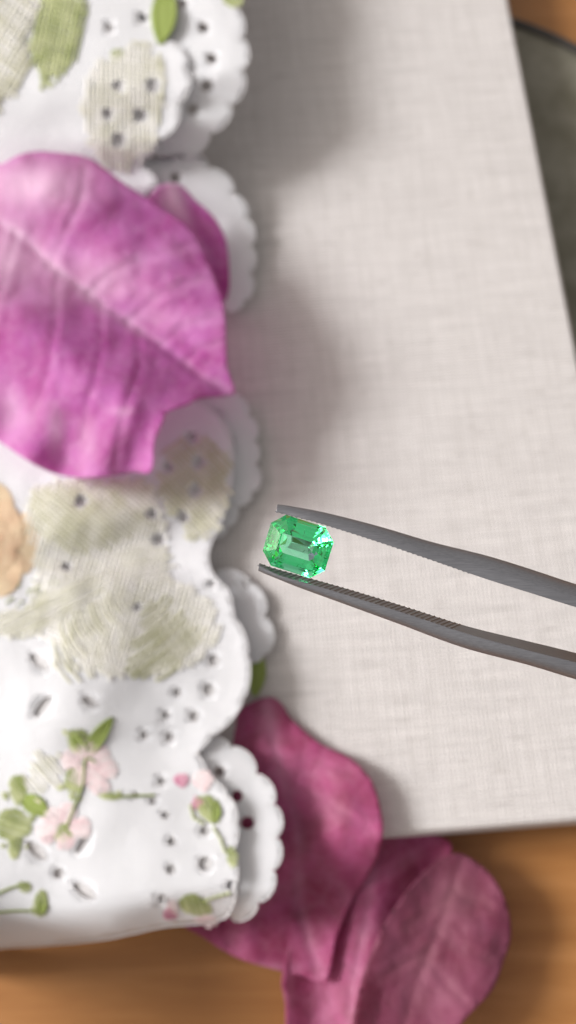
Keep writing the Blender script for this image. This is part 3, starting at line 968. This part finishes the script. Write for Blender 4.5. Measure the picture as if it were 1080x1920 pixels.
# ------------------------------------------------------------------ emerald and tweezers (in focus)
def gem():
    W, H = 0.640, 0.522
    rings = [  # half-size factor w, h, corner cut, z (towards the camera)
        (0.58, 0.53, 0.060, 0.105), (0.74, 0.71, 0.078, 0.082), (0.88, 0.86, 0.098, 0.050), (1.0, 1.0, 0.118, 0.012),
        (1.0, 1.0, 0.118, -0.012), (0.90, 0.87, 0.102, -0.085), (0.76, 0.68, 0.082, -0.155), (0.60, 0.46, 0.055, -0.215), (0.43, 0.24, 0.028, -0.262), (0.28, 0.015, 0.002, -0.292)]
    vs, fs = [], []
    random.seed(11)
    for fw, fh, c, z in rings:
        a, b = W / 2 * fw, H / 2 * fh
        pts = [(-a + c, b), (a - c, b), (a, b - c), (a, -b + c), (a - c, -b), (-a + c, -b), (-a, -b + c), (-a, b - c)]
        jt = 0.0022 if z < -0.05 else 0.0
        for x, y in pts:
            vs.append(Vector((x + random.uniform(-jt, jt), y + random.uniform(-jt, jt), z + random.uniform(-jt, jt))))
    n = 8
    for k in range(len(rings) - 1):
        for i in range(n):
            j = (i + 1) % n
            fs.append((k * n + i, k * n + j, (k + 1) * n + j, (k + 1) * n + i))
    fs.append(tuple(range(n))); fs.append(tuple((len(rings) - 1) * n + i for i in range(n - 1, -1, -1)))
    root = empty('emerald', Q(559, 1024.5, FOCUS))
    tag(root, 'small bright green emerald, octagonal step cut, gripped in the tips of the tweezers', 'gemstone')
    o = mesh_obj('stone', vs, fs, M['gem'], None, smooth=False)
    import bmesh
    bm = bmesh.new(); bm.from_mesh(o.data); bmesh.ops.recalc_face_normals(bm, faces=bm.faces); bm.to_mesh(o.data); bm.free()
    o.parent = root
    # inclusions: thin flakes and threads sealed in the stone
    iv, if_ = [], []
    for _ in range(22):
        x, y = random.uniform(-.27, .27), random.uniform(-.21, .21)
        if abs(x) < 0.10 and abs(y) < 0.08 and random.random() < .5: continue
        r = max(abs(x) / .32, abs(y) / .26)
        z = random.uniform(-0.02 - 0.15 * (1 - r), 0.025 + 0.04 * (1 - r))
        L, wd = random.uniform(.008, .030), random.uniform(.0012, .004)
        a = random.uniform(0, 6.28)
        d = Vector((math.cos(a), math.sin(a), random.uniform(-.5, .5))).normalized() * L
        s = d.cross(Vector((random.random(), random.random(), 1))).normalized() * wd
        c = Vector((x, y, z)); b = len(iv)
        iv += [c - d, c + s, c + d, c - s]; if_.append((b, b + 1, b + 2, b + 3))
    m, nt, b_, out = new_mat('inclusion'); b_.inputs['Base Color'].default_value = (0.40, 0.62, 0.46, 1); b_.inputs['Roughness'].default_value = 0.2
    inc = mesh_obj('inclusions', iv, if_, m, None, smooth=False); inc.parent = root; inc['kind'] = 'stuff'
    rot = cam.rotation_euler.to_matrix().to_4x4()
    from mathutils import Matrix, Euler
    root.matrix_world = Matrix.Translation(Q(559, 1024.5, FOCUS)) @ rot @ Matrix.Rotation(math.radians(-17.5), 4, 'Z') @ Euler((math.radians(7), math.radians(-6), 0)).to_matrix().to_4x4()
gem()

def tweezers():
    up = [  # inner edge, outer edge of the far prong (photo pixels)
        ((518, 960), (520, 944.5)), ((545, 967), (548, 947.5)), ((600, 981.5), (607, 958)), ((700, 1013), (710, 984)), ((800, 1047), (812, 1014)), ((905, 1083.5), (920, 1041)), ((1000, 1113.5), (1014, 1070)), ((1085, 1140), (1098, 1097)),
        ((1250, 1190), (1268, 1142)), ((1600, 1300), (1620, 1246)), ((2000, 1440), (2020, 1384)), ((2300, 1562), (2318, 1508)), ((2450, 1625), (2465, 1572))]
    lo = [((486, 1056), (484, 1072)), ((510, 1065), (505, 1082)), ((560, 1079.5), (552, 1102)), ((650, 1105), (641, 1135)), ((760, 1139), (750, 1175)), ((880, 1177), (866, 1218)), ((1000, 1207), (987, 1251)), ((1085, 1228), (1072, 1277)),
          ((1250, 1272), (1236, 1325)), ((1600, 1372), (1584, 1428)), ((2000, 1498), (1984, 1552)), ((2300, 1592), (2285, 1645)), ((2450, 1628), (2438, 1680))]
    root = empty('tweezers', Q(1700, 1400, FOCUS))
    tag(root, 'grey brushed steel tweezers with serrated jaws reaching in from the side and holding the emerald', 'tweezers')
    roll = math.radians(5)
    def prong(data, sgn, name):
        # resample smoothly
        inn = SP([d[0] for d in data], False, 8); ot = SP([d[1] for d in data], False, 8)
        n = len(inn)
        prof = [(0.0, -1.0), (0.06, -1.0), (0.40, -0.97), (0.50, -0.90), (0.60, -0.80), (0.76, -0.62), (0.90, -0.38), (0.98, -0.12), (1.0, 0.12),
                (0.94, 0.42), (0.80, 0.68), (0.60, 0.88), (0.40, 0.98), (0.06, 1.0), (0.0, 1.0)]
        if sgn > 0:
            prof = [(0.0, -1.0), (0.05, -1.0)] + [(0.05 + 0.95 * math.sin(math.radians(a)), -math.cos(math.radians(a))) for a in range(10, 171, 10)] + [(0.05, 1.0), (0.0, 1.0)]
        vs, fs = [], []
        px = FOCUS / FPX
        S = 0
        info = []
        for i in range(n):
            if i: S += math.hypot(inn[i][0] - inn[i - 1][0], inn[i][1] - inn[i - 1][1]) * px
            a, b = Q(*inn[i]), Q(*ot[i])
            th = b - a
            T = th.length
            half = lerp_tab([(0, 0.055), (0.35, 0.085), (1.5, 0.13), (3.0, 0.20), (6, 0.36), (10, 0.40)], S)
            nrm = th.normalized()
            dep = F_ * math.cos(roll) * 1.0
            t0 = (Q(*inn[min(i + 1, n - 1)]) - Q(*inn[max(i - 1, 0)])).normalized()
            dvec = t0.cross(nrm)
            if dvec.dot(F_) < 0: dvec = -dvec
            dvec = (dvec + nrm * (-sgn) * 0.0).normalized()
            wobble = 0.0
            info.append((a, nrm, dvec, half, T, S, t0))
            kw = lerp_tab([(0, 0.022), (0.3, 0.045), (1.8, 0.050), (3.0, 0.064), (8, 0.07)], S)   # how far the roll of the tool shows its upper faces
            for u, d in prof:
                sh = kw * (1 - d) / 2 if sgn > 0 else kw * 0.6 * (1 + d) / 2
                tt = T - (kw if sgn > 0 else kw * 0.6)
                vs.append(a + nrm * (tt * u + sh) + dvec * (half * d))
            info[-1] = (a, nrm, dvec, half, kw, S, t0)
        k = len(prof)
        for i in range(n - 1):
            for q in range(k):
                r = (q + 1) % k
                fs.append((i * k + q, (i + 1) * k + q, (i + 1) * k + r, i * k + r))
        fs.append(tuple(range(k))); fs.append(tuple((n - 1) * k + q for q in range(k - 1, -1, -1)))
        o = mesh_obj('prong', vs, fs, M['steel'], None, smooth=True)
        import bmesh
        bm = bmesh.new(); bm.from_mesh(o.data); bmesh.ops.recalc_face_normals(bm, faces=bm.faces); bm.to_mesh(o.data); bm.free()
        o.data.set_sharp_from_angle(angle=math.radians(32))
        o.parent = root; o.location = -root.location
        md = o.modifiers.new('soft', 'BEVEL'); md.width = 0.007; md.segments = 2; md.limit_method = 'ANGLE'; md.angle_limit = math.radians(40)
        # serrations: slanting ridges across the inner face
        rv, rf = [], []
        s = 0.03
        def at(S):
            for q in range(n - 1):
                if info[q + 1][5] >= S:
                    t = (S - info[q][5]) / (info[q + 1][5] - info[q][5] + 1e-9)
                    A, B = info[q], info[q + 1]
                    return tuple(A[m] + (B[m] - A[m]) * t if m != 5 else S for m in range(7))
        while s < 2.02:
            a, nrm, dv, half, kw, _, t0 = at(s)
            slant = half * 0.9
            h = 0.006
            w_ = 0.022
            c = len(rv)
            for d in (-1, 1):
                sh = kw * (1 - d) / 2 if sgn > 0 else kw * 0.6 * (1 + d) / 2
                cc = a + nrm * sh + dv * half * 0.985 * d + t0 * (slant * (d * 0.5))
                rv += [cc - t0 * w_ + nrm * 0.004, cc - nrm * h, cc + t0 * w_ + nrm * 0.004]
            rf += [(c, c + 1, c + 4, c + 3), (c + 1, c + 2, c + 5, c + 4), (c, c + 2, c + 1), (c + 3, c + 4, c + 5), (c, c + 3, c + 5, c + 2)]
            s += 0.052
        r = mesh_obj('serration', rv, rf, M['steel'], None, smooth=False)
        bm = bmesh.new(); bm.from_mesh(r.data); bmesh.ops.recalc_face_normals(bm, faces=bm.faces); bm.to_mesh(r.data); bm.free()
        r.parent = o; r['kind'] = 'stuff'
    prong(up, -1, 'far'); prong(lo, 1, 'near')
tweezers()
print('objects', len(sc.objects))
